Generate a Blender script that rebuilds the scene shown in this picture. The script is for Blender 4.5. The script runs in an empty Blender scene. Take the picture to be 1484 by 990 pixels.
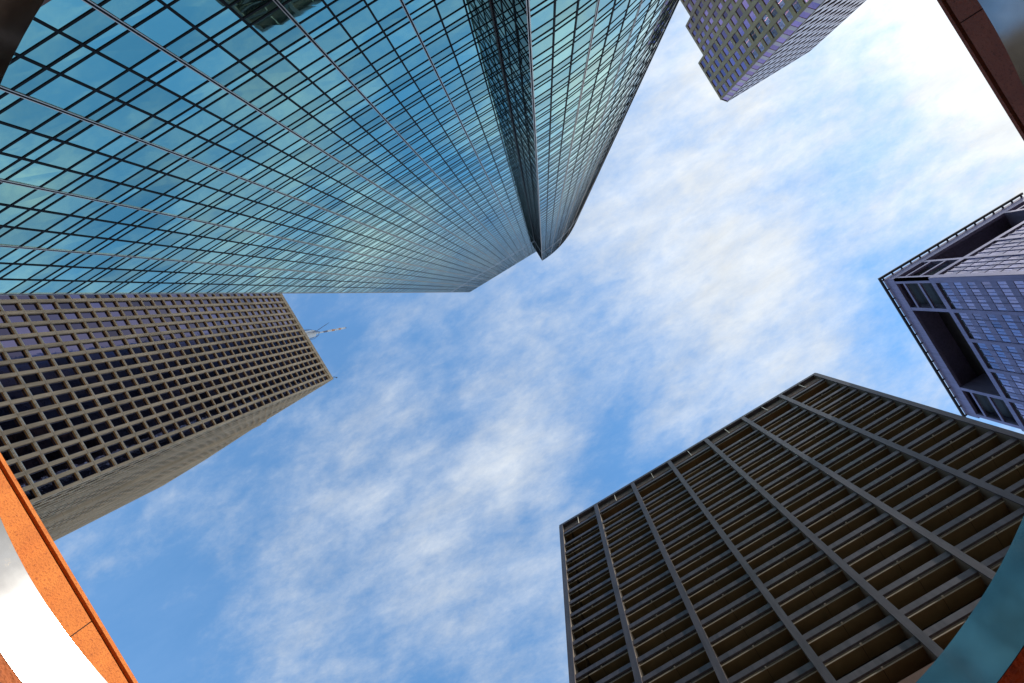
import bpy, math, random
from mathutils import Vector, Matrix
R = math.radians
rnd = random.Random(7)
sc = bpy.context.scene
COL = sc.collection
E = 1.6                                   # eye height above the paving

# ------------------------------------------------------------------ camera
F, PX, PY, ZX, ZY, TH = 800.0, 768.6, 427.9, 788.16, 423.13, R(-31.333)
Zc = Vector((ZX-PX, ZY-PY, F)).normalized()
Ac = Vector((math.cos(TH), math.sin(TH), 0)); Ac = (Ac-Ac.dot(Zc)*Zc).normalized()
Bc = Zc.cross(Ac)
cam = bpy.data.cameras.new('camera'); co = bpy.data.objects.new('camera', cam); COL.objects.link(co)
cam.sensor_width = 36; cam.lens = F/1484*36
cam.shift_x = (742-PX)/1484; cam.shift_y = (PY-495)/1484
cam.clip_start = 0.05; cam.clip_end = 6000
cx = Vector((Ac[0], Bc[0], Zc[0])); cy = -Vector((Ac[1], Bc[1], Zc[1])); cz = -Vector((Ac[2], Bc[2], Zc[2]))
m = Matrix((cx, cy, cz)).transposed().to_4x4(); m.translation = Vector((0, 0, E)); co.matrix_world = m
sc.camera = co

def shown(p):                              # how large a thing at p shows: used only to choose which repeats are objects
    d = Vector(p)-Vector((0, 0, E)); c = Ac*d.x+Bc*d.y+Zc*d.z
    if c.z <= 0: return -1e9
    u, v = c.x/c.z*F+PX, c.y/c.z*F+PY
    s = -d.length
    if not (-10 < u < 1494 and -10 < v < 1000): s -= 1e5
    return s

# ------------------------------------------------------------------ materials
def nt(name):
    m = bpy.data.materials.new(name); m.use_nodes = True
    n = m.node_tree; return m, n, n.nodes['Principled BSDF'], n.nodes.new, n.links.new
def noise(n, vec, scale, detail=4, rough=.55, dist=0):
    t = n.nodes.new('ShaderNodeTexNoise'); t.inputs['Scale'].default_value = scale
    t.inputs['Detail'].default_value = detail; t.inputs['Roughness'].default_value = rough
    t.inputs['Distortion'].default_value = dist
    n.links.new(vec, t.inputs['Vector']); return t.outputs['Fac']
def ramp(n, fac, stops):
    r = n.nodes.new('ShaderNodeValToRGB'); el = r.color_ramp.elements
    while len(el) < len(stops): el.new(.5)
    for e, (p, c) in zip(el, stops):
        e.position = p; e.color = (*c, 1) if len(c) == 3 else c
    n.links.new(fac, r.inputs[0]); return r.outputs[0]
def stone(name, c1, c2, scale=1.0, rough=.7, bump=.0, fine=40, spec=.5, metal=0, stretch=(1, 1, 1), speck=None, bs=.02, joints=None, stain=0):
    m, n, p, new, link = nt(name)
    g = new('ShaderNodeNewGeometry'); mp = new('ShaderNodeMapping'); mp.inputs['Scale'].default_value = stretch
    link(g.outputs['Position'], mp.inputs['Vector'])
    a = noise(n, mp.outputs[0], scale, 6, .65)
    col = ramp(n, a, [(.3, c1), (.7, c2)])
    f = noise(n, g.outputs['Position'], fine, 3, .7)
    if speck:
        mx = new('ShaderNodeMixRGB'); mx.inputs[2].default_value = (*speck, 1)
        k = ramp(n, f, [(.54, (0, 0, 0)), (.66, (.7, .7, .7))]); link(k, mx.inputs[0]); link(col, mx.inputs[1]); col = mx.outputs[0]
    if stain:                                # rain streaks: dirt that runs down the face
        ms = new('ShaderNodeMapping'); ms.inputs['Scale'].default_value = (1, 1, .06); link(g.outputs['Position'], ms.inputs[0])
        st = ramp(n, noise(n, ms.outputs[0], 2.2, 5, .6), [(.35, (1-stain,)*3), (.6, (1, 1, 1))])
        mx = new('ShaderNodeMixRGB'); mx.blend_type = 'MULTIPLY'; mx.inputs[0].default_value = 1; link(col, mx.inputs[1]); link(st, mx.inputs[2]); col = mx.outputs[0]
    if joints:                               # thin open joints between cast panels
        sp = new('ShaderNodeSeparateXYZ'); link(g.outputs['Position'], sp.inputs[0])
        for ax, per, off, wd in joints:
            q1 = new('ShaderNodeMath'); q1.operation = 'ADD'; q1.inputs[1].default_value = off+1000*per; link(sp.outputs[ax], q1.inputs[0])
            q2 = new('ShaderNodeMath'); q2.operation = 'MODULO'; q2.inputs[1].default_value = per; link(q1.outputs[0], q2.inputs[0])
            q3 = new('ShaderNodeMath'); q3.operation = 'LESS_THAN'; q3.inputs[1].default_value = wd; link(q2.outputs[0], q3.inputs[0])
            q4 = new('ShaderNodeMath'); q4.operation = 'MULTIPLY'; q4.inputs[1].default_value = .7; link(q3.outputs[0], q4.inputs[0])
            mx = new('ShaderNodeMixRGB'); mx.inputs[2].default_value = (.05, .045, .04, 1); link(q4.outputs[0], mx.inputs[0]); link(col, mx.inputs[1]); col = mx.outputs[0]
    link(col, p.inputs['Base Color'])
    p.inputs['Roughness'].default_value = rough; p.inputs['Metallic'].default_value = metal
    p.inputs['Specular IOR Level'].default_value = spec
    if bump:
        b = new('ShaderNodeBump'); b.inputs['Strength'].default_value = bump; b.inputs['Distance'].default_value = bs
        link(f, b.inputs['Height']); link(b.outputs[0], p.inputs['Normal'])
    return m
def glass(name, tint, rough=.02, metal=.85, wave=.0, wscale=.6, dark=(.02, .03, .04), var=.15):
    m, n, p, new, link = nt(name)
    g = new('ShaderNodeNewGeometry')
    at = new('ShaderNodeAttribute'); at.attribute_name = 'shade'
    mr = new('ShaderNodeMapRange'); mr.inputs[3].default_value = 1-var; mr.inputs[4].default_value = 1
    link(at.outputs['Fac'], mr.inputs[0])
    mx = new('ShaderNodeVectorMath'); mx.operation = 'SCALE'; mx.inputs[0].default_value = tint
    link(mr.outputs[0], mx.inputs['Scale']); link(mx.outputs[0], p.inputs['Base Color'])
    p.inputs['Metallic'].default_value = metal; p.inputs['Roughness'].default_value = rough
    if wave:
        b = new('ShaderNodeBump'); b.inputs['Strength'].default_value = 1; b.inputs['Distance'].default_value = wave
        h = noise(n, g.outputs['Position'], wscale, 2, .4); link(h, b.inputs['Height']); link(b.outputs[0], p.inputs['Normal'])
    return m
M = {}
M['teal_glass'] = glass('teal_reflective_glass', (.41, .79, .69), wave=.007, wscale=.5, var=.36, metal=.96)
M['notch_glass'] = glass('teal_glass_painted_dim', (.025, .038, .042), wave=.006, var=.3)  # same teal glass; the dim double reflection is put into its colour
M['black_frame'] = stone('black_anodised_frame', (.008, .009, .010), (.014, .014, .016), 2, .6, spec=.12)
M['brass'] = stone('bronze_fin_metal', (.72, .56, .45), (.85, .68, .56), 3, .3, metal=.8)
M['bronze_dark'] = stone('dark_bronze_metal', (.05, .035, .028), (.09, .06, .045), 2, .5, metal=.3)
M['pale_metal'] = stone('pale_louvre_metal', (.45, .47, .52), (.6, .62, .66), 2, .45, metal=.4)
M['base_stone'] = stone('brown_base_granite', (.10, .045, .025), (.17, .075, .04), .6, .5)
M['concrete'] = stone('travertine_concrete', (.60, .46, .30), (.80, .63, .43), .55, .75, bump=.25, fine=6, stretch=(1, 1, .35), joints=[(2, 3.14, -161.0-1.6-1.25-.1, .05), (1, 1.94, 10.7+.97, .045)], stain=.3)
M['warm_reveal'] = stone('concrete_reveal_warm_bounce', (.66, .36, .13), (.76, .45, .19), .8, .8)  # window head undersides: reflected warm light put into the concrete colour
M['sill'] = stone('sloped_sill_sky_tint', (.66, .68, .62), (.80, .80, .72), 1.5, .5)  # concrete slope; its sky-lit paleness is put into the colour
M['dark_glass'] = glass('dark_window_glass', (.13, .12, .225), metal=.93, wave=.006, wscale=.9, var=.7)
M['black_glass'] = glass('black_bronze_glass', (.075, .06, .04), metal=.75, var=.8)
M['steel_blue'] = stone('blue_grey_painted_steel', (.062, .052, .058), (.12, .10, .11), .45, .45, spec=.35, metal=.05, stretch=(1, 1, .3), stain=.3)
M['louvre_tan'] = stone('tan_louvre', (.26, .19, .16), (.34, .25, .2), 1, .5)
M['web'] = stone('column_web_sun_tint', (.16, .13, .10), (.22, .18, .14), 1, .5)  # paler than the column steel: sun on the sides put into colour
M['soffit'] = stone('bronze_soffit_panel', (.15, .098, .042), (.23, .155, .07), .3, .6)
M['orange_soffit'] = stone('rust_panel', (.20, .10, .035), (.27, .14, .05), .5, .6)
M['pale_edge'] = stone('pale_edge_metal', (.55, .50, .42), (.7, .62, .5), 1, .5)
M['lilac_metal'] = stone('lilac_aluminium_panel', (.22, .18, .30), (.30, .25, .40), .25, .33, metal=.4, stain=.25)
M['lilac_glass'] = glass('violet_tinted_glass', (.46, .41, .60), metal=.85, wave=.01, var=.40)
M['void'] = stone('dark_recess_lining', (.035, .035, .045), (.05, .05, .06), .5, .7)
M['olive_granite'] = stone('olive_grey_granite', (.20, .115, .05), (.31, .19, .08), .12, .4, spec=.6)
M['sheen_granite'] = stone('granite_sky_sheen_tint', (.58, .43, .46), (.70, .54, .56), .2, .22, spec=.8)  # same granite as the olive face, sky reflection put into its colour
M['violet_glass'] = glass('violet_mirror_window', (.58, .36, .62), metal=.9, wave=.006, var=.85)
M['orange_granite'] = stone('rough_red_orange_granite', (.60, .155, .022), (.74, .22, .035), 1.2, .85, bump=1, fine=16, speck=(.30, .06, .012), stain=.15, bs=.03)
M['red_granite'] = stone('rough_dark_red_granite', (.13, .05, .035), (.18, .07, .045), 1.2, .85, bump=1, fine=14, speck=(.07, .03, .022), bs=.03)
M['drum_granite'] = stone('brown_orange_granite', (.34, .085, .018), (.44, .12, .03), 1.2, .85, bump=1, fine=20, speck=(.2, .045, .012))
M['joint'] = stone('black_joint', (.006, .005, .004), (.01, .008, .006), 1, .9)
M['white_paint'] = stone('white_paint', (.75, .78, .8), (.82, .84, .85), 1, .5)
M['orange_paint'] = stone('orange_paint', (.7, .30, .08), (.78, .36, .1), 1, .5)
M['grey_steel'] = stone('grey_steel', (.12, .13, .2), (.2, .21, .28), 1, .5, metal=.4)
M['paving'] = stone('plaza_paving', (.22, .21, .19), (.32, .30, .27), .5, .8, fine=8, bump=.3)
M['asphalt'] = stone('city_ground', (.11, .11, .11), (.2, .2, .19), .05, .9)
M['roofing'] = stone('roof_gravel', (.2, .2, .19), (.28, .27, .25), .5, .9)

# polished steel of the ring: mirror with fine scratches
def ring_mat():
    m, n, p, new, link = nt('polished_scratched_steel')
    g = new('ShaderNodeNewGeometry')
    mp = new('ShaderNodeMapping'); mp.inputs['Scale'].default_value = (3, 3, 1.1); mp.inputs['Rotation'].default_value = (.5, .3, .2)
    link(g.outputs['Position'], mp.inputs[0])
    a = noise(n, mp.outputs[0], 2.4, 5, .6, 1.6)
    # hairline scratches where the noise crosses its middle value
    s1 = new('ShaderNodeMath'); s1.operation = 'SUBTRACT'; s1.inputs[1].default_value = .5; link(a, s1.inputs[0])
    s2 = new('ShaderNodeMath'); s2.operation = 'ABSOLUTE'; link(s1.outputs[0], s2.inputs[0])
    line = ramp(n, s2.outputs[0], [(0, (1, 1, 1)), (.0011, (0, 0, 0))])
    gate = ramp(n, noise(n, g.outputs['Position'], 3.1, 2), [(.58, (0, 0, 0)), (.64, (1, 1, 1))])
    ml = new('ShaderNodeMath'); ml.operation = 'MULTIPLY'; link(line, ml.inputs[0]); link(gate, ml.inputs[1])
    c = ramp(n, noise(n, g.outputs['Position'], 5, 4), [(.3, (.34, .32, .305)), (.7, (.48, .455, .43))])
    mx = new('ShaderNodeMixRGB'); mx.inputs[2].default_value = (.5, .38, .25, 1); link(ml.outputs[0], mx.inputs[0]); link(c, mx.inputs[1])
    link(mx.outputs[0], p.inputs['Base Color'])
    rr = new('ShaderNodeMapRange'); rr.inputs[3].default_value = .085; rr.inputs[4].default_value = .12; link(ml.outputs[0], rr.inputs[0])
    link(rr.outputs[0], p.inputs['Roughness'])
    mt = new('ShaderNodeMapRange'); mt.inputs[3].default_value = 1; mt.inputs[4].default_value = 1; link(ml.outputs[0], mt.inputs[0])
    link(mt.outputs[0], p.inputs['Metallic'])
    b = new('ShaderNodeBump'); b.inputs['Strength'].default_value = .5; b.inputs['Distance'].default_value = .004
    link(noise(n, g.outputs['Position'], 1.7, 3, .5), b.inputs['Height']); link(b.outputs[0], p.inputs['Normal'])
    return m
M['ring'] = ring_mat()

# ------------------------------------------------------------------ mesh helpers
class MB:
    def __init__(s): s.v, s.f, s.mi, s.sh = [], [], [], []
    def quad(s, pts, mi=0, sh=0.5):
        k = len(s.v); s.v += [tuple(p) for p in pts]; s.f.append(tuple(range(k, k+len(pts)))); s.mi.append(mi); s.sh.append(sh)
    def box(s, x0, y0, z0, x1, y1, z1, mi=0):
        if x0 > x1: x0, x1 = x1, x0
        if y0 > y1: y0, y1 = y1, y0
        k = len(s.v)
        s.v += [(x, y, z) for z in (z0, z1) for x, y in ((x0, y0), (x1, y0), (x1, y1), (x0, y1))]
        for f in ((0, 3, 2, 1), (4, 5, 6, 7), (0, 1, 5, 4), (1, 2, 6, 5), (2, 3, 7, 6), (3, 0, 4, 7)):
            s.f.append(tuple(k+i for i in f)); s.mi.append(mi); s.sh.append(.5)
        return s
    def obox(s, o, t, nrm, a0, a1, d0, d1, z0, z1, mi=0):
        """box on a wall: o start of wall (x,y), t along, nrm outward"""
        k = len(s.v)
        for z in (z0, z1):
            for a, d in ((a0, d0), (a1, d0), (a1, d1), (a0, d1)):
                s.v.append((o[0]+t[0]*a+nrm[0]*d, o[1]+t[1]*a+nrm[1]*d, z))
        for f in ((0, 3, 2, 1), (4, 5, 6, 7), (0, 1, 5, 4), (1, 2, 6, 5), (2, 3, 7, 6), (3, 0, 4, 7)):
            s.f.append(tuple(k+i for i in f)); s.mi.append(mi); s.sh.append(.5)
        return s
    def tube(s, p0, p1, r, n=8, mi=0, r1=None):
        p0, p1 = Vector(p0), Vector(p1); d = (p1-p0).normalized(); r1 = r if r1 is None else r1
        u = d.orthogonal().normalized(); w = d.cross(u); k = len(s.v)
        for q, rr in ((p0, r), (p1, r1)):
            for i in range(n):
                an = 2*math.pi*i/n; s.v.append(tuple(q+(u*math.cos(an)+w*math.sin(an))*rr))
        for i in range(n):
            j = (i+1) % n; s.f.append((k+i, k+j, k+n+j, k+n+i)); s.mi.append(mi); s.sh.append(.5)
        s.f.append(tuple(k+n-1-i for i in range(n))); s.f.append(tuple(k+n+i for i in range(n))); s.mi += [mi, mi]; s.sh += [.5, .5]
        return s
    def prism(s, poly, z0, z1, mi=0):
        n = len(poly); k = len(s.v)
        s.v += [(x, y, z0) for x, y in poly]+[(x, y, z1) for x, y in poly]
        for i in range(n):
            j = (i+1) % n; s.f.append((k+i, k+j, k+n+j, k+n+i)); s.mi.append(mi); s.sh.append(.5)
        s.f.append(tuple(k+n-1-i for i in range(n))); s.f.append(tuple(k+n+i for i in range(n))); s.mi += [mi, mi]; s.sh += [.5, .5]
        return s
    def sweep(s, path, prof, mis=None, closed=False):
        """sweep a closed profile of (outward, z) along a plan path; outward is to the left of the path"""
        n = len(path); m_ = []
        for i in range(n):
            ds = []
            if i > 0 or closed: a = Vector(path[i-1]); b = Vector(path[i]); ds.append((b-a).normalized())
            if i < n-1 or closed: a = Vector(path[i]); b = Vector(path[(i+1) % n]); ds.append((b-a).normalized())
            ns = [Vector((-d.y, d.x)) for d in ds]
            if len(ns) == 1: m_.append(ns[0])
            else:
                b = (ns[0]+ns[1]).normalized(); m_.append(b/max(.2, b.dot(ns[0])))
        k = len(s.v); q = len(prof)
        for i in range(n):
            for (o, z) in prof: s.v.append((path[i][0]+m_[i].x*o, path[i][1]+m_[i].y*o, z))
        segs = n if closed else n-1
        for i in range(segs):
            a, b = k+i*q, k+((i+1) % n)*q
            for j in range(q):
                j2 = (j+1) % q
                s.f.append((a+j, b+j, b+j2, a+j2)); s.mi.append(mis[j] if mis else 0); s.sh.append(.5)
        if not closed:
            s.f.append(tuple(k+j for j in range(q))); s.f.append(tuple(k+(n-1)*q+q-1-j for j in range(q))); s.mi += [0, 0]; s.sh += [.5, .5]
        return s
    def build(s, name, mats, parent=None, root=None, smooth=False):
        if not isinstance(mats, (list, tuple)): mats = [mats]
        root = root or parent; off = Vector(root.location) if root else Vector((0, 0, 0))
        me = bpy.data.meshes.new(name)
        me.from_pydata([(v[0]-off.x, v[1]-off.y, v[2]-off.z) for v in s.v], [], s.f)
        for mm in mats: me.materials.append(mm)
        me.polygons.foreach_set('material_index', s.mi)
        at = me.attributes.new('shade', 'FLOAT', 'FACE'); at.data.foreach_set('value', s.sh)
        if smooth: me.polygons.foreach_set('use_smooth', [True]*len(s.f))
        me.update()
        o = bpy.data.objects.new(name, me); COL.objects.link(o)
        if parent: o.parent = parent
        return o
def thing(name, loc, label, cat, group=None):
    o = bpy.data.objects.new(name, None); COL.objects.link(o); o.location = loc; o.empty_display_size = 1
    o['label'] = label; o['category'] = cat
    if group: o['group'] = group
    return o
def tag(o, label, cat, group=None):
    o['label'] = label; o['category'] = cat
    if group: o['group'] = group
    return o

def spread(items, name, mats, root, limit=100, sub=None):
    """items = [(centre, function(mb))]: the ones that show largest as parts, the rest as one"""
    items = sorted(items, key=lambda it: -shown(it[0]))
    for it in items[:limit]:
        mb = MB(); it[1](mb); p = mb.build(name, mats, root)
        if sub and len(it) > 2:
            mb = MB(); it[2](mb)
            if mb.v: mb.build(sub[0], sub[1], p, root)
    if items[limit:]:
        mb = MB(); mb2 = MB()
        for it in items[limit:]:
            it[1](mb)
            if sub and len(it) > 2: it[2](mb2)
        p = mb.build(name, mats, root); p['kind'] = 'stuff'
        if sub and mb2.v:
            q = mb2.build(sub[0], sub[1], p, root); q['kind'] = 'stuff'

# ------------------------------------------------------------------ ground
g = MB(); g.quad([(-2500, -2500, 0), (2500, -2500, 0), (2500, 2500, 0), (-2500, 2500, 0)]); o = g.build('ground', M['asphalt']); o['kind'] = 'structure'
g = MB(); g.quad([(-30, -14, .004), (30, -14, .004), (30, 45, .004), (-30, 45, .004)]); o = g.build('plaza_paving', M['paving']); o['kind'] = 'structure'

# ------------------------------------------------------------------ teal glass tower (curved end)
H = 290+E
YM, YC, XR, XL, RC = -20.1, -14.36, 7.7, -33.28, 45.3
t = thing('glass_tower', (-10, -40, 0), 'tall teal mirrored glass tower with black grid lines, a dark notch and a curved end', 'skyscraper')
nm = 21; nr = 3; wc = 1.84; nc = int(RC*math.pi/2/wc)
main = [(XL+(XR-XL)*i/nm, YM) for i in range(nm+1)]
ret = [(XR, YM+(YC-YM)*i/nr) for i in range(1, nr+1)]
cur = [(XR+RC*math.sin(i*wc/RC), YC-RC*(1-math.cos(i*wc/RC))) for i in range(1, nc+1)]
path = main+ret+cur
ZB = 23.0
nk0, zf = 5, lambda k: .66+3.98*k
floors = [zf(k) for k in range(5, 73)]
RM = XR-XL
back = [(XR-RM*math.cos(q*math.pi/64), YM-RM*math.sin(q*math.pi/64)) for q in range(33)]
rim = list(reversed(back))+[(XR, YM), (XR, YC)]+cur+[(XR, YC-RC)]
# opaque core just behind the glass, brown stone base, roof slab
mb = MB(); mb.sweep(rim, [(-.25, ZB), (-.25, H-.4), (-.5, H-.4), (-.5, ZB)]); mb.build('core_wall', M['black_frame'], t)
mb = MB(); mb.sweep(rim, [(.15, 0), (.15, ZB), (-.6, ZB), (-.6, 0)]); mb.build('base_wall', M['base_stone'], t)
mb = MB(); mb.prism(list(reversed(rim)), H-.4, H); mb.build('roof', M['bronze_dark'], t)
mb = MB()                                # the back of the main block is a quarter cylinder too
for q in range(32):
    for z in floors:
        w0, w1 = back[q], back[q+1]; jj = [rnd.uniform(-.003, .003) for _ in range(4)]
        mb.quad([(w0[0]-.1+jj[0], w0[1], z+.08), (w1[0]-.1+jj[1], w1[1], z+.08), (w1[0]-.1+jj[2], w1[1], min(z+3.9, H-.5)), (w0[0]-.1+jj[3], w0[1], min(z+3.9, H-.5))], 0, rnd.random())
o = mb.build('rear_window', M['black_glass'], t); o['kind'] = 'stuff'
def panes(i, z):
    (ax, ay), (bx, by) = path[i], path[i+1]
    d = Vector((bx-ax, by-ay)).normalized(); nrm = Vector((-d.y, d.x))
    j = [[rnd.uniform(-.0055, .0055) for _ in range(4)] for _ in range(3)]; sh = [rnd.random() for _ in range(3)]
    def f(mb):
        for q, (z0, z1) in enumerate(((z, z+1.24), (z+1.24, z+1.95), (z+1.95, min(z+3.98, H-.45)))):
            o = j[q]
            mb.quad([(ax+nrm.x*o[0], ay+nrm.y*o[0], z0), (bx+nrm.x*o[1], by+nrm.y*o[1], z0),
                     (bx+nrm.x*o[2], by+nrm.y*o[2], z1), (ax+nrm.x*o[3], ay+nrm.y*o[3], z1)], 0, sh[q])
    return (((ax+bx)/2, (ay+by)/2, z+2), f)
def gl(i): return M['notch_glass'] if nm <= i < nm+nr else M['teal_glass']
items = [(*panes(i, z), i) for z in floors for i in range(len(path)-1)]
items.sort(key=lambda it: -shown(it[0]))
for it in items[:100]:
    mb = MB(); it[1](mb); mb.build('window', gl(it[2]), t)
mb = MB()
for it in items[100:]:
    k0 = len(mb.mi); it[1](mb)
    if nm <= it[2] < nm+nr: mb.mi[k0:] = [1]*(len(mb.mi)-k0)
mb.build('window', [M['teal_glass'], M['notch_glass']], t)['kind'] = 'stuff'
items = []
for z in floors:
    for dz in (0, 1.24, 1.95):
        zz = z+dz
        if zz > H-.7: continue
        hw = .062
        items.append(((-8, YM, zz), lambda mb, zz=zz, hw=hw: mb.sweep(path, [(.035, zz-hw), (.035, zz+hw), (-.05, zz+hw), (-.05, zz-hw)])))
spread(items, 'transom', M['black_frame'], t)
for zz in (227.5+E, 231.4+E):                 # pale louvre bands near the top
    mb = MB(); mb.sweep(path, [(.05, zz), (.05, zz+.9), (-.06, zz+.9), (-.06, zz)]); mb.build('louvre_band', M['pale_metal'], t)
def upright(i):
    x, y = path[i]
    ds = []
    if i > 0: ds.append((Vector(path[i])-Vector(path[i-1])).normalized())
    if i < len(path)-1: ds.append((Vector(path[i+1])-Vector(path[i])).normalized())
    d = sum(ds, Vector((0, 0))).normalized(); return x, y, d, Vector((-d.y, d.x))
mb = MB(); mb.box(XR-.16, YM+.04, ZB, XR-.04, YM+.16, H-.43); mb.build('corner_trim', M['bronze_dark'], t)
for i in range(len(path)):
    if i == nm: continue
    x, y, d, nrm = upright(i)
    corner = i in (nm, nm+nr)
    k3 = (i % 3 == 0) if i <= nm+nr else ((i-nm-nr) % 3 == 0)
    mb = MB()
    if k3:
        w = .075
        for s_ in (-1, 1): mb.obox((x, y), d, nrm, s_*w-.022, s_*w+.022, -.04, .055, ZB, H-.42)
        mb.obox((x, y), d, nrm, -.053, .053, -.05, .03, ZB, H-.43, 1)
        mb.build('bronze_fin', [M['brass'], M['black_frame']], t)
    else:
        mb.obox((x, y), d, nrm, -.068, .068, -.05, .042, ZB, H-.43); mb.build('mullion', M['black_frame'], t)

# ------------------------------------------------------------------ concrete grid tower with roof mast (left)
H = 165+E; FH = 3.14; BW = 1.94
X0, Y0 = -68.0, -10.7
t = thing('concrete_tower', (-100, -40, 0), 'pale concrete tower with a deep square window grid, mast on its roof', 'skyscraper')
NB1, NB2 = 31, 32
def yo(q): return 0 if q < 24 else .65*min(1, (q-24)/22)
lp = [(X0-NB2*BW, Y0+.65), (X0-46, Y0+.65), (X0-24, Y0), (X0, Y0), (X0, Y0-NB1*BW)]
mb = MB(); mb.prism([(X0-NB2*BW, Y0-NB1*BW), (X0-.75, Y0-NB1*BW), (X0-.75, Y0-.75), (X0-NB2*BW, Y0-.75)], 0, H-.3); mb.build('core_wall', M['void'], t)
mb = MB(); mb.prism([(X0-NB2*BW, Y0-NB1*BW), (X0-.1, Y0-NB1*BW), (X0-.1, Y0-.1), (X0-NB2*BW, Y0-.1)], H-.3, H-.02); mb.build('roof', M['roofing'], t)
mb = MB(); mb.sweep(lp, [(.12, H-1.6), (.12, H-.25), (.16, H-.25), (.16, H), (-.5, H), (-.5, H-1.6)]); mb.build('parapet', M['concrete'], t)
tops = [161.0+E+1.25-FH*k for k in range(0, 49)]          # heads of the windows
for z in tops:
    # spandrel above each window head: flat face, sloped upper sill painted sky-lit, underside painted with warm bounce
    mb = MB(); hz = FH-2.43
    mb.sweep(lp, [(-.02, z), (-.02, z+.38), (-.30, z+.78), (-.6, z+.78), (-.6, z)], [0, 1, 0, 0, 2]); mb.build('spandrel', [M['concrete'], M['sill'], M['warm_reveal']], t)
for i in range(NB1+1):
    mb = MB(); hw = .27 if i else .40
    y = Y0-i*BW; s0 = -hw if i else -.68
    mb.obox((X0, y), (0, 1), (1, 0), -hw, hw if i else 0.05, -.55, .05, 0, H-1.62)
    mb.build('pier', M['concrete'], t)
for i in range(1, NB2+1):
    mb = MB(); dp = .02+.12*(.5-.5*math.cos(2*math.pi*(i*BW)/17.0))+(.5 if i in (12, 13) else 0)+yo(i*BW)
    mb.obox((X0-i*BW, Y0), (1, 0), (0, 1), -.2, .2, -.5, dp, 0, H-1.62)
    mb.build('pier', [M['concrete']], t)
M['matte_window'] = stone('dark_window_recess_shade', (.012, .009, .006), (.03, .02, .014), 1, .9, spec=0)  # near-black panes; on the concrete tower, recess shade put into the colour
def win(o, tt, nn, a, z, dep=0):
    sh = rnd.random(); j = [rnd.uniform(-.004, .004) for _ in range(4)]
    def f(mb):
        p = lambda aa, zz, e: (o[0]+tt[0]*aa+nn[0]*(-.33+dep+e), o[1]+tt[1]*aa+nn[1]*(-.33+dep+e), zz)
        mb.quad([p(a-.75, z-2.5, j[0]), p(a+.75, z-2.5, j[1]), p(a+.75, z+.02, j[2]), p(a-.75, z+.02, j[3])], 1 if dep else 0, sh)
    def fr(mb):
        if dep: return
        mb.obox(o, tt, nn, a-.62, a+.62, -.32, -.28, z-2.44, z-2.36); mb.obox(o, tt, nn, a-.62, a+.62, -.32, -.28, z-.06, z)
        mb.obox(o, tt, nn, a-.64, a-.58, -.32, -.278, z-2.44, z); mb.obox(o, tt, nn, a+.58, a+.64, -.32, -.278, z-2.44, z)
    return ((o[0]+tt[0]*a, o[1]+tt[1]*a, z), f, fr)
items = []
for z in tops:
    for i in range(NB1): items.append(win((X0, Y0), (0, -1), (1, 0), (i+.5)*BW, z))
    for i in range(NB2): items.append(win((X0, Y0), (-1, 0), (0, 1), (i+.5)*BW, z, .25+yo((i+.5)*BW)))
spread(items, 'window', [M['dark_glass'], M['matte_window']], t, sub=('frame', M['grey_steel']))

# mast
AX, AY = -76.6, -29.5
t = thing('antenna_mast', (AX, AY, H), 'white and orange banded antenna mast on a pale drum, on the concrete tower roof', 'antenna')
mb = MB(); mb.tube((AX, AY, H), (AX, AY, 191+E), 1.3, 20); mb.tube((AX, AY, 191+E), (AX, AY, 193+E), 1.3, 20, 0, .45); mb.build('drum', M['white_paint'], t, smooth=False)
segs = [(193, 200, 0, .26), (200, 203.5, 2, .3), (203.5, 207.5, 0, .36), (207.5, 210.5, 1, .36), (210.5, 214.5, 0, .36), (214.5, 217, 1, .36), (217, 222, 0, .36), (222, 223.2, 2, .25)]
mb = MB()
for z0, z1, mi, r in segs: mb.tube((AX, AY, z0+E), (AX, AY, z1+E-.01), r, 10, mi)
mb.build('pole', [M['white_paint'], M['orange_paint'], M['grey_steel']], t)
for sx, sy in ((0, 1), (0, -1), (1, 0), (-1, 0)):
    mb = MB(); P0 = Vector((AX, AY, 0))
    pts = [Vector((sx*1.0, sy*1.0, 182)), Vector((sx*1.9, sy*1.9, 184)), Vector((sx*1.9, sy*1.9, 190)), Vector((sx*.9, sy*.9, 195)), Vector((0, 0, 196.5))]
    for a_, b_ in zip(pts, pts[1:]):
        mb.tube(P0+a_+Vector((0, 0, E)), P0+b_+Vector((0, 0, E)), .09, 6)
    mb.tube(P0+pts[1]+Vector((0, 0, E)), P0+pts[3]+Vector((0, 0, E)), .08, 6)
    mb.build('strut', M['grey_steel'], t)
mb = MB()                                              # lattice bracket beside the pole
bx, by = AX+.6, AY-1.7
for ox in (-.35, .35):
    mb.tube((bx+ox, by+.9, 195+E), (bx+ox, by-1.0, 206+E), .09, 6)
for k in range(9):
    f_ = k/8; p_ = Vector((bx, by+.9-1.9*f_, 195+11*f_+E))
    mb.tube(p_+Vector((-.9, 0, 0)), p_+Vector((.9, 0, 0)), .06, 5)
mb.build('lattice_bracket', M['grey_steel'], t)
o = MB(); o.tube((X0+.1, Y0-.4, H), (X0+.1, Y0-.4, H+1.2), .1, 8); o.tube((X0+.1, Y0-.4, H+1.1), (X0+.7, Y0+.2, H+1.2), .09, 8); o.box(X0+.55, Y0+.05, H+1.0, X0+.85, Y0+.35, H+1.35)
tag(o.build('roof_fixture', M['grey_steel']), 'small grey fitting on the roof corner of the concrete tower', 'light')  # unidentified fitting, built as a post with a short arm

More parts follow.
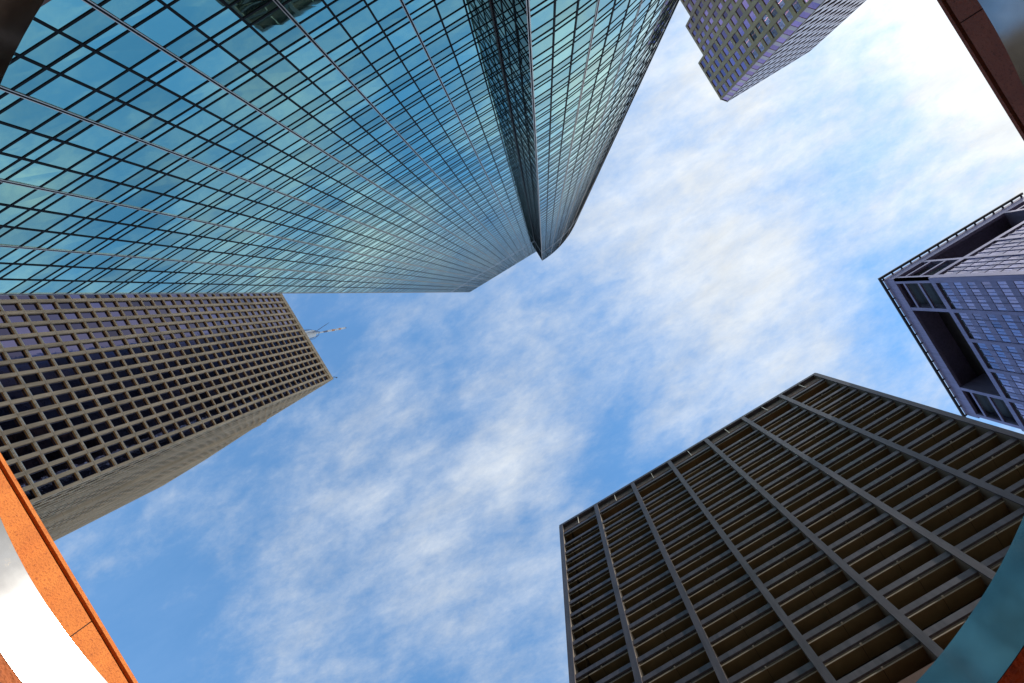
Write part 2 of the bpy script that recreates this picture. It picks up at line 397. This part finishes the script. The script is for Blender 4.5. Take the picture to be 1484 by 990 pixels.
# ------------------------------------------------------------------ bronze tower with steel columns (bottom right)
H = 137+E; YF = 51.5; XA, XB = -26.9, 46.5; ND = 4; BAY = (XB-XA)/7; YB_ = YF+ND*BAY
t = thing('bronze_tower', (10, 70, 0), 'dark bronze office tower with blue-grey steel columns and deep brown ledges', 'office tower')
bp = [(XB, YB_), (XB, YF), (XA, YF), (XA, YB_)]
ZL = 56.3+E
lv = [131.0]+[125.2-3.92*k for k in range(0, 18)]
lv = [z+E for z in lv]
def inset(d): return [(XB-d, YB_), (XB-d, YF+d), (XA+d, YF+d), (XA+d, YB_)]
mb = MB(); mb.sweep(bp, [(0, H-.9), (0, H), (-.8, H), (-.8, H-.9)]); mb.build('parapet', M['steel_blue'], t)
mb = MB(); mb.prism(list(reversed(inset(.7))), H-.6, H-.2); mb.build('roof', M['roofing'], t)
mb = MB(); mb.prism(list(reversed(inset(3.2))), 0, H-.7); mb.build('core_wall', M['black_frame'], t)
mb = MB(); mb.sweep(bp, [(.25, 0), (.25, ZL-1.0), (-2.9, ZL-1.0), (-2.9, 0)]); mb.build('base_wall', M['base_stone'], t)
for k, z in enumerate(lv):
    if z < ZL-2: continue
    mb = MB(); mb.sweep(bp, [(-.22, z), (-.22, z+.9), (-.5, z+.9), (-.5, z)]); f = mb.build('fascia_beam', M['steel_blue'], t)
    mb = MB(); mb.sweep(bp, [(-.72, z-.10), (-.72, z+.02), (-.78, z+.02), (-.78, z-.10)]); mb.build('edge_rail', M['pale_edge'], t)
    if k < 1: zs = z+.3
    else: zs = z+.22
    mb = MB(); mb.sweep(bp, [(-.92, zs), (-.92, zs+.3), (-2.9, zs+.3), (-2.9, zs)]); s_ = mb.build('soffit', M['orange_soffit'] if k == 0 else M['soffit'], t)
    mb = MB()
    for i in range(7): mb.box(XA+(i+.5)*BAY-.02, YF+.95, zs-.006, XA+(i+.5)*BAY+.02, YF+2.9, zs+.02)
    mb.build('panel_joint', M['joint'], s_, t)
items = []
for z in lv[1:]:
    for i in range(7):
        x = XA+(i+.5)*BAY
        items.append(((x, YF, z), lambda mb, x=x, z=z: mb.box(x-.10, YF+.46, z-.12, x+.10, YF+.78, z-.02)))
spread(items, 'bracket', M['pale_edge'], t)
cols = [((XA+i*BAY, YF), (1, 0), (0, -1)) for i in range(0, 8)]+[((XA, YF+i*BAY), (0, 1), (-1, 0)) for i in range(1, ND+1)]+[((XB, YF+i*BAY), (0, 1), (1, 0)) for i in range(1, ND+1)]
for i, (o_, d, nn) in enumerate(cols):
    mb = MB(); a0, a1 = (-.48, .48)
    if i == 0: a0, a1 = -.02, .95
    if i == 7: a0, a1 = -.95, .02
    mb.obox(o_, d, nn, a0, a1, -.15, .06, ZL-.9, H-.92)
    mb.obox(o_, d, nn, a0+.03, a1-.03, -3.0, -.16, ZL-.9, H-.92, 1)
    mb.build('column', [M['steel_blue'], M['web']], t)
items = []
def bw(o_, d, nn, a, z0, z1):
    sh = rnd.random()
    def f(mb):
        p = lambda aa, zz: (o_[0]+d[0]*aa+nn[0]*-2.95, o_[1]+d[1]*aa+nn[1]*-2.95, zz)
        mb.quad([p(a+.4, z0), p(a+BAY-.4, z0), p(a+BAY-.4, z1), p(a+.4, z1)], 0, sh)
    return ((o_[0]+d[0]*a, o_[1]+d[1]*a, z0), f)
for k in range(len(lv)-1):
    for i in range(7): items.append(bw((XA, YF), (1, 0), (0, -1), i*BAY, lv[k+1]+.55, lv[k]+.2))
    for i in range(ND): items.append(bw((XA, YF), (0, 1), (-1, 0), i*BAY, lv[k+1]+.55, lv[k]+.2))
spread(items, 'window', M['black_glass'], t)
for i in range(7):                                      # louvres under the parapet
    mb = MB(); x0, x1 = XA+i*BAY+.5, XA+(i+1)*BAY-.5
    for q in range(5): mb.box(x0, YF+.25+.12*q, 132.5+E+.68*q, x1, YF+.45+.12*q, 132.62+E+.68*q)
    mb.build('louvre', M['louvre_tan'], t)
    mb = MB(); mb.box((x0+x1)/2-.07, YF+.1, 132.2+E, (x0+x1)/2+.07, YF+.24, H-.92); mb.build('louvre_divider', M['pale_edge'], t)

# ------------------------------------------------------------------ lilac tower with a roof loggia (right)
H = 150+E; XP, YP = 79.0, 44.3; B5 = 8.06; W5 = 5*B5+1.8
t = thing('violet_tower', (100, 66, 0), 'violet metal-clad tower with big dark recesses under a thin overhanging roof', 'skyscraper')
pp = [(XP+W5, YP), (XP, YP), (XP, YP+W5)]
full = [(XP+W5, YP), (XP, YP), (XP, YP+W5), (XP+W5, YP+W5)]
ro = [(XP-.9, YP-.9), (XP+W5+.9, YP-.9), (XP+W5+.9, YP+W5+.9), (XP-.9, YP+W5+.9)]
mb = MB(); mb.sweep([(XP+W5+.9, YP-.9), (XP-.9, YP-.9), (XP-.9, YP+W5+.9)], [(0, H-.45), (0, H), (-.6, H), (-.6, H-.45)]); mb.build('roof_edge_beam', M['void'], t)
mb = MB()
for i in range(16):
    a = i*2.8
    mb.box(XP-.5, YP+a, H-.75, XP+.05, YP+a+.22, H-.25); mb.box(XP+a, YP-.5, H-.75, XP+a+.22, YP+.05, H-.25)
mb.build('edge_bracket', M['void'], t)
mb = MB(); mb.prism([(XP+.02, YP+.02), (XP+W5, YP+.02), (XP+W5, YP+W5), (XP+.02, YP+W5)], H-1.6, H-.1); mb.build('roof', M['lilac_metal'], t)
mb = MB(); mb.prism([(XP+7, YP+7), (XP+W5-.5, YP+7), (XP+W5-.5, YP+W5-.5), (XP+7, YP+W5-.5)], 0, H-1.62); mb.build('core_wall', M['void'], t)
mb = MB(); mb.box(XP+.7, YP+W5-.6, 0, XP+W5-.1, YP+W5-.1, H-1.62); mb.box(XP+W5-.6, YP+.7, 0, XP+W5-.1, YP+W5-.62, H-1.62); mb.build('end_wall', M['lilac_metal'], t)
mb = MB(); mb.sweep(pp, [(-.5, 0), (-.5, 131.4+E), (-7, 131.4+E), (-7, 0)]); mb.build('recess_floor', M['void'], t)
mb = MB(); mb.sweep(pp, [(.04, 130.9+E), (.04, 132.3+E), (-.7, 132.3+E), (-.7, 130.9+E)]); mb.build('sill_band', M['lilac_metal'], t)
mb = MB(); mb.sweep(pp, [(.03, 145.3+E), (.03, H-1.61), (-.7, H-1.61), (-.7, 145.3+E)]); mb.build('head_band', M['lilac_metal'], t)
walls = [((XP, YP), (0, 1), (-1, 0)), ((XP, YP), (1, 0), (0, -1))]
for wi, (o_, d, nn) in enumerate(walls):
    for k in range(6):
        a = .9+k*B5
        mb = MB(); a0, a1 = a-.45, a+.45
        if k == 0: a0 = .0 if wi else .0
        mb.obox(o_, d, nn, a0, a1, -.45, .08 if wi else .07, 0, 130.88+E); mb.build('pier', M['lilac_metal'], t)
        if k in (0, 1, 4, 5):
            mb = MB(); dd = -6.9 if k in (1, 4) else -.68
            mb.obox(o_, d, nn, a0, a1, dd, 0, 132.32+E, 145.28+E); mb.build('recess_pier', M['lilac_metal'], t)
    for a in (.9, .9+4*B5):
        for z in (136.9, 142.3):
            mb = MB(); mb.obox(o_, d, nn, a+.46, a+B5-.46, -.5, -.03, z+E-.35, z+E+.35); mb.build('slot_rail', M['lilac_metal'], t)
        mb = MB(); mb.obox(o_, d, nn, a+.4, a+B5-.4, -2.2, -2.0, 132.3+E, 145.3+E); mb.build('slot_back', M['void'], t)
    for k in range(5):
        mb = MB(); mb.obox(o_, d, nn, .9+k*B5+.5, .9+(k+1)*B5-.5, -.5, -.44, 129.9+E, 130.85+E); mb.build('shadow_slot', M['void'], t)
items = []; ritems = []
def pw(o_, d, nn, k, z):
    a = .9+k*B5; shs = [rnd.random()**2.2 for _ in range(8)]; lit = rnd.random()
    def f(mb):
        for q in range(8):
            w_ = (B5-.9)/8; a0 = a+.45+q*w_
            p = lambda aa, zz: (o_[0]+d[0]*aa+nn[0]*-.16, o_[1]+d[1]*aa+nn[1]*-.16, zz)
            mb.quad([p(a0+.05, z+1.35), p(a0+w_-.05, z+1.35), p(a0+w_-.05, z+3.55), p(a0+.05, z+3.55)], 0, 1-shs[q])
    return ((o_[0]+d[0]*(a+4), o_[1]+d[1]*(a+4), z), f)
nz = 32
for wi, (o_, d, nn) in enumerate(walls):
    for q in range(nz):
        z = 130.0+E-3.95*(q+1)
        if z < 1: continue
        mb = MB(); mb.obox(o_, d, nn, .5, W5-.5, -.44, -.09 if wi else -.085, z-.4, z+1.3); mb.build('spandrel', M['lilac_metal'], t)
        for k in range(5): items.append(pw(o_, d, nn, k, z))
    mb = MB(); mb.obox(o_, d, nn, .5, W5-.5, -.6, -.42, 0, 130+E); mb.build('wall', M['lilac_metal'], t)
    if wi == 0 or wi == 1:
        for k in range(5):
            for q in range(1, 4):
                a = .9+k*B5+.45+q*(B5-.9)/4
                mb = MB(); mb.obox(o_, d, nn, a-.09, a+.09, -.4, .0, 0, 129.8+E); mb.build('mullion', M['lilac_metal'], t)
spread(items, 'window', M['lilac_glass'], t)

# ------------------------------------------------------------------ stepped granite tower (top right)
t = thing('stepped_tower', (125, -60, 0), 'stepped granite tower with violet windows and notched roofline', 'skyscraper')
XS = 103.3
blocks = [(-47.5, -29.7, 230), (-61.2, -47.5, 222.5), (-88, -61.2, 215)]
ptA = [(144, -27.5), (105.1, -27.5), (XS, -29.7), (XS, -88), (144, -88)]
for (y0, y1, h) in blocks:
    top = h+E; first = h == 230
    if first: poly = [(XS+.35, y0), (144, y0), (144, -27.85), (105.25, -27.85), (XS+.35, -29.9)]
    else: poly = [(XS+.35, y0), (144, y0), (144, y1), (XS+.35+1.2, y1), (XS+.35, y1-1.4)]
    mb = MB(); mb.prism(poly, 0, top-.3); mb.build('core_wall', M['void'], t)
    mb = MB(); ip = [(x-.25 if x < 110 else x, y) for x, y in poly]; mb.prism(ip, top-.3, top); mb.build('roof', M['olive_granite'], t)
items = []
def sw(o_, d, nn, a0, a1, z0, z1, dep=-.25, mi=1.0, dk=0):
    sh = rnd.random()**1.5*mi; j = [rnd.uniform(-.003, .003) for _ in range(4)]
    def f(mb):
        p = lambda aa, zz, e: (o_[0]+d[0]*aa+nn[0]*(dep+e), o_[1]+d[1]*aa+nn[1]*(dep+e), zz)
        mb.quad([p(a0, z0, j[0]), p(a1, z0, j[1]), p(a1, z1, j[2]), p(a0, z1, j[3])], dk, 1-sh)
    return ((o_[0]+d[0]*(a0+a1)/2, o_[1]+d[1]*(a0+a1)/2, z0), f)
FS = 5.2
for (y0, y1, h) in blocks:
    o_, d, nn = (XS, y1), (0, -1), (-1, 0); L = y1-y0; nb_ = 4 if h > 222 else (3 if h > 220 else 6); bw_ = L/nb_
    top = h+E
    mb = MB(); mb.obox(o_, d, nn, 0, L, -.34, .04, top-1.7, top-.32); mb.build('cornice', M['olive_granite'], t)
    for i in range(nb_+1):
        mb = MB(); mb.obox(o_, d, nn, max(0, i*bw_-.75), min(L, i*bw_+.75), -.34, .16 if i % 2 else .14, 0, top-1.72); mb.build('pier', M['olive_granite'], t)
    nf = int((top-2)/FS)
    for k in range(nf):
        z = top-1.7-FS*(k+1)
        if z < 30: break
        mb = MB(); mb.obox(o_, d, nn, .3, L-.3, -.34, -.04, z-.02, z+1.9); mb.build('spandrel', M['olive_granite'], t) if (h == 230 and k < 22) else None
        if not (h == 230 and k < 22): mb.build('spandrel', M['olive_granite'], t)
        for i in range(nb_):
            m0 = (i+.5)*bw_
            items.append(sw(o_, d, nn, i*bw_+.75, (i+1)*bw_-.75, z+1.88, z+FS))
# chamfered corner and the pale flank
o_ = (XS, -29.7); dv = Vector((105.1-XS, -27.5+29.7)); Lc = dv.length; d = tuple(dv/Lc); nn = (-d[1], d[0]); top = 230+E
mb = MB(); mb.obox(o_, d, nn, -.05, .22, -.4, .12, 0, top-.32); mb.obox(o_, d, nn, Lc-.22, Lc+.05, -.4, .12, 0, top-.32); mb.build('corner_pier', M['olive_granite'], t)
for k in range(36):
    z = top-1.7-FS*(k+1)
    mb = MB(); mb.obox(o_, d, nn, .2, Lc-.2, -.4, .06, z, z+2.1); mb.build('corner_spandrel', M['sheen_granite'], t)
    items.append(sw(o_, d, nn, .2, Lc-.2, z+2.08, z+FS, -.05, .35))
o_, d, nn = (105.1, -27.5), (1, 0), (0, 1); L = 38.9; nb_ = 8; bw_ = L/nb_
mb = MB(); mb.obox(o_, d, nn, 0, L, -.4, .05, top-1.7, top-.32); mb.build('flank_cornice', M['sheen_granite'], t)
for i in range(nb_+1):
    mb = MB(); mb.obox(o_, d, nn, max(0, i*bw_-.45), min(L, i*bw_+.45), -.4, .10, 0, top-1.72); mb.build('flank_pier', M['sheen_granite'], t)
for k in range(36):
    z = top-1.7-FS*(k+1)
    mb = MB(); mb.obox(o_, d, nn, .3, L-.3, -.4, .02, z, z+2.3); mb.build('flank_spandrel', M['sheen_granite'], t)
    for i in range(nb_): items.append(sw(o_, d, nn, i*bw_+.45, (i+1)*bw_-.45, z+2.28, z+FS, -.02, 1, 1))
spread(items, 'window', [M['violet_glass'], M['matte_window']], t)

# ------------------------------------------------------------------ granite screen walls near the camera
def screen(name, label, x, s_, y0, y1, h, mat, joints):
    t = thing(name, (x, 0, 0), label, 'wall')
    top = h+E
    # coping strip, dark reveal, slabs
    mb = MB(); mb.box(x, y0, top-.10, x+s_*1.2, y1, top); mb.build('coping', mat, t)
    mb = MB(); mb.box(x+s_*.10, y0+.01, top-.22, x+s_*1.15, y1-.01, top-.102); mb.build('reveal', M['joint'], t)
    js = [y0]+joints+[y1]
    for a, b in zip(js, js[1:]):
        for z0, z1 in ((0.02, 4.9), (4.93, 9.9), (9.93, top-.222)):
            mb = MB(); mb.box(x, a+.014, z0, x+s_*1.15, b-.014, z1); mb.build('slab', mat, t)
    mb = MB(); mb.box(x+s_*.06, y0+.03, 0, x+s_*1.1, y1-.03, top-.23); mb.build('backing', M['joint'], t)
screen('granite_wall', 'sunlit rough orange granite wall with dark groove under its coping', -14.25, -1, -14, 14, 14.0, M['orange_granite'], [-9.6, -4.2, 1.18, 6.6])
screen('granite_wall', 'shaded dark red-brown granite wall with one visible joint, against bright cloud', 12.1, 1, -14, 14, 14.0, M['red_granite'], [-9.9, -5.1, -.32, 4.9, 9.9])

# ------------------------------------------------------------------ polished ring round the camera
t_ring = MB(); n = 160; RC_, CX, CY = 3.02, -.25, -.07
ri = [(CX+RC_*math.cos(2*math.pi*i/n), CY+RC_*math.sin(2*math.pi*i/n)) for i in range(n)]
zt = 3.0+E; zb = 2.69+E
t_ring.v += [(x, y, z) for z in (zb, zt-.006) for x, y in ri]
for i in range(n):
    j = (i+1) % n; t_ring.f.append((j, i, n+i, n+j)); t_ring.mi.append(0); t_ring.sh.append(.5)
t_ring.sweep(ri, [(-.001, zb+.003), (-.001, zt-.006), (-.006, zt), (-.09, zt), (-.10, zt-.01), (-.10, zb)], closed=True)
root = thing('steel_ring', (CX, CY, 0), 'mirror-polished curved steel ring on a granite drum, its arcs cutting the four corners', 'sculpture')
o = t_ring.build('ring_band', M['ring'], root)
for p in o.data.polygons: p.use_smooth = p.index < n
mb = MB(); mb.sweep(ri, [(.012, 0), (.012, zb-.05), (.0, zb-.038), (.0, zb-.004), (-.35, zb-.004), (-.35, 0)], closed=True)
o = mb.build('granite_drum', M['drum_granite'], root)

# ------------------------------------------------------------------ sun and sky
EL = R(42); saz = math.atan2(-.14, 1.0)      # azimuth measured from +X
sd = Vector((math.cos(saz)*math.cos(EL), math.sin(saz)*math.cos(EL), math.sin(EL)))
L = bpy.data.lights.new('sun', 'SUN'); L.energy = 4.2; L.angle = R(.53); L.color = (1, .95, .86)
lo = bpy.data.objects.new('sun', L); COL.objects.link(lo); lo.rotation_euler = sd.to_track_quat('Z', 'Y').to_euler()
w = bpy.data.worlds.new('World'); sc.world = w; w.use_nodes = True
n = w.node_tree; n.nodes.clear(); new, link = n.nodes.new, n.links.new
out = new('ShaderNodeOutputWorld'); bg = new('ShaderNodeBackground'); link(bg.outputs[0], out.inputs[0])
sky = new('ShaderNodeTexSky'); sky.sky_type = 'NISHITA'; sky.sun_disc = False; sky.sun_elevation = EL
sky.sun_rotation = math.pi/2-saz; sky.air_density = 1.0; sky.dust_density = .1; sky.ozone_density = 1.6
tc = new('ShaderNodeTexCoord')
sep = new('ShaderNodeSeparateXYZ'); link(tc.outputs['Generated'], sep.inputs[0])
def mth(op, a, b=None, c=None):
    q = new('ShaderNodeMath'); q.operation = op
    for i, v in enumerate((a, b, c)):
        if v is None: continue
        if isinstance(v, (int, float)): q.inputs[i].default_value = v
        else: link(v, q.inputs[i])
    return q.outputs[0]
zz = mth('MAXIMUM', sep.outputs[2], .06)
xx = mth('DIVIDE', sep.outputs[0], zz); yy = mth('DIVIDE', sep.outputs[1], zz)
cmb = new('ShaderNodeCombineXYZ'); link(xx, cmb.inputs[0]); link(yy, cmb.inputs[1])
# wispy layers: soft large banks, torn edges, fine streaks
def layer(rot, scl, loc, scale, det, rgh, dist):
    mp = new('ShaderNodeMapping'); mp.inputs['Rotation'].default_value = (0, 0, R(rot)); mp.inputs['Scale'].default_value = (*scl, 1); mp.inputs['Location'].default_value = (*loc, 0)
    link(cmb.outputs[0], mp.inputs[0]); return noise(n, mp.outputs[0], scale, det, rgh, dist)
n1 = layer(20, (1, 1.3), (3.7, 1.9), 2.1, 14, .60, .10)
n2 = layer(-12, (1, 2.2), (8, 5), 8, 14, .66, .15)
n3 = layer(70, (1, 1.8), (2, 9), 22, 12, .72, .1)
n4 = layer(-30, (1, 3.2), (5, 3), 5, 12, .68, .3)
def blob(bx, by, r, amp):
    dx = mth('SUBTRACT', xx, bx); dy = mth('SUBTRACT', yy, by)
    d2 = mth('ADD', mth('MULTIPLY', dx, dx), mth('MULTIPLY', dy, dy))
    return mth('MULTIPLY', mth('EXPONENT', mth('MULTIPLY', d2, -1/(r*r))), amp)
cov = mth('ADD', mth('ADD', mth('MULTIPLY', n1, 1.15), mth('MULTIPLY', n2, .42)), mth('MULTIPLY', n3, .27))
cov = mth('ADD', cov, mth('MULTIPLY', mth('MINIMUM', mth('MAXIMUM', xx, -1.2), 1.2), .17))
BL = [(.75, -.10, .38, .10), (.28, .02, .20, .14), (.32, .22, .15, .14), (.12, .30, .09, .08), (-.26, .26, .16, .07), (-.05, .20, .12, .05), (-.45, .12, .20, .09), (-.10, .12, .16, .04),
      (.52, .34, .10, -.26), (-.06, .30, .09, -.20), (-.95, .12, .12, -.05), (-.62, .18, .25, .10), (-.25, .02, .13, -.08), (.38, -.12, .06, -.14), (-.30, .14, .07, -.08)]
for bb in BL: cov = mth('ADD', cov, blob(*bb))
mr = new('ShaderNodeMapRange'); mr.interpolation_type = 'SMOOTHSTEP'; mr.inputs[1].default_value = .68; mr.inputs[2].default_value = 1.36; mr.inputs[3].default_value = .11; mr.inputs[4].default_value = .95
link(cov, mr.inputs[0])
# cloud light: white, brighter towards the sun (forward scattering)
vm = new('ShaderNodeVectorMath'); vm.operation = 'DOT_PRODUCT'; vm.inputs[1].default_value = sd; link(tc.outputs['Generated'], vm.inputs[0])
vz = mth('MAXIMUM', vm.outputs['Value'], 0)
fw = mth('POWER', vz, 5.0); fa = mth('POWER', vz, 90.0)      # forward scattering and the aureole round the sun
cl = mth('ADD', mth('ADD', 5.6, mth('MULTIPLY', fw, .9)), mth('MULTIPLY', fa, 4.0))
cc = new('ShaderNodeVectorMath'); cc.operation = 'SCALE'; cc.inputs[0].default_value = (.99, 1.04, 1.08); cl = mth('MULTIPLY', cl, mth('ADD', .72, mth('MULTIPLY', n4, .62))); link(cl, cc.inputs['Scale'])
hs = new('ShaderNodeVectorMath'); hs.operation = 'MULTIPLY'; hs.inputs[1].default_value = (.50, 1.56, 2.04); link(sky.outputs[0], hs.inputs[0])
mx = new('ShaderNodeMixRGB'); cf = mth('MINIMUM', mth('ADD', mr.outputs[0], mth('ADD', mth('MULTIPLY', mth('POWER', vz, 14.0), .25), mth('MULTIPLY', mth('POWER', mth('SUBTRACT', 1.0, zz), 3.0), .9))), 1.0)
link(cf, mx.inputs[0]); link(hs.outputs[0], mx.inputs[1]); link(cc.outputs[0], mx.inputs[2])
link(mx.outputs[0], bg.inputs[0]); bg.inputs[1].default_value = .10

sc.view_settings.view_transform = 'Standard'; sc.view_settings.look = 'None'; sc.view_settings.gamma = 1; sc.view_settings.use_curve_mapping = False
sc.view_settings.exposure = .52
sc.render.engine = 'CYCLES'
sc.cycles.max_bounces = 8; sc.cycles.glossy_bounces = 6; sc.cycles.diffuse_bounces = 3
sc.cycles.sample_clamp_indirect = 6
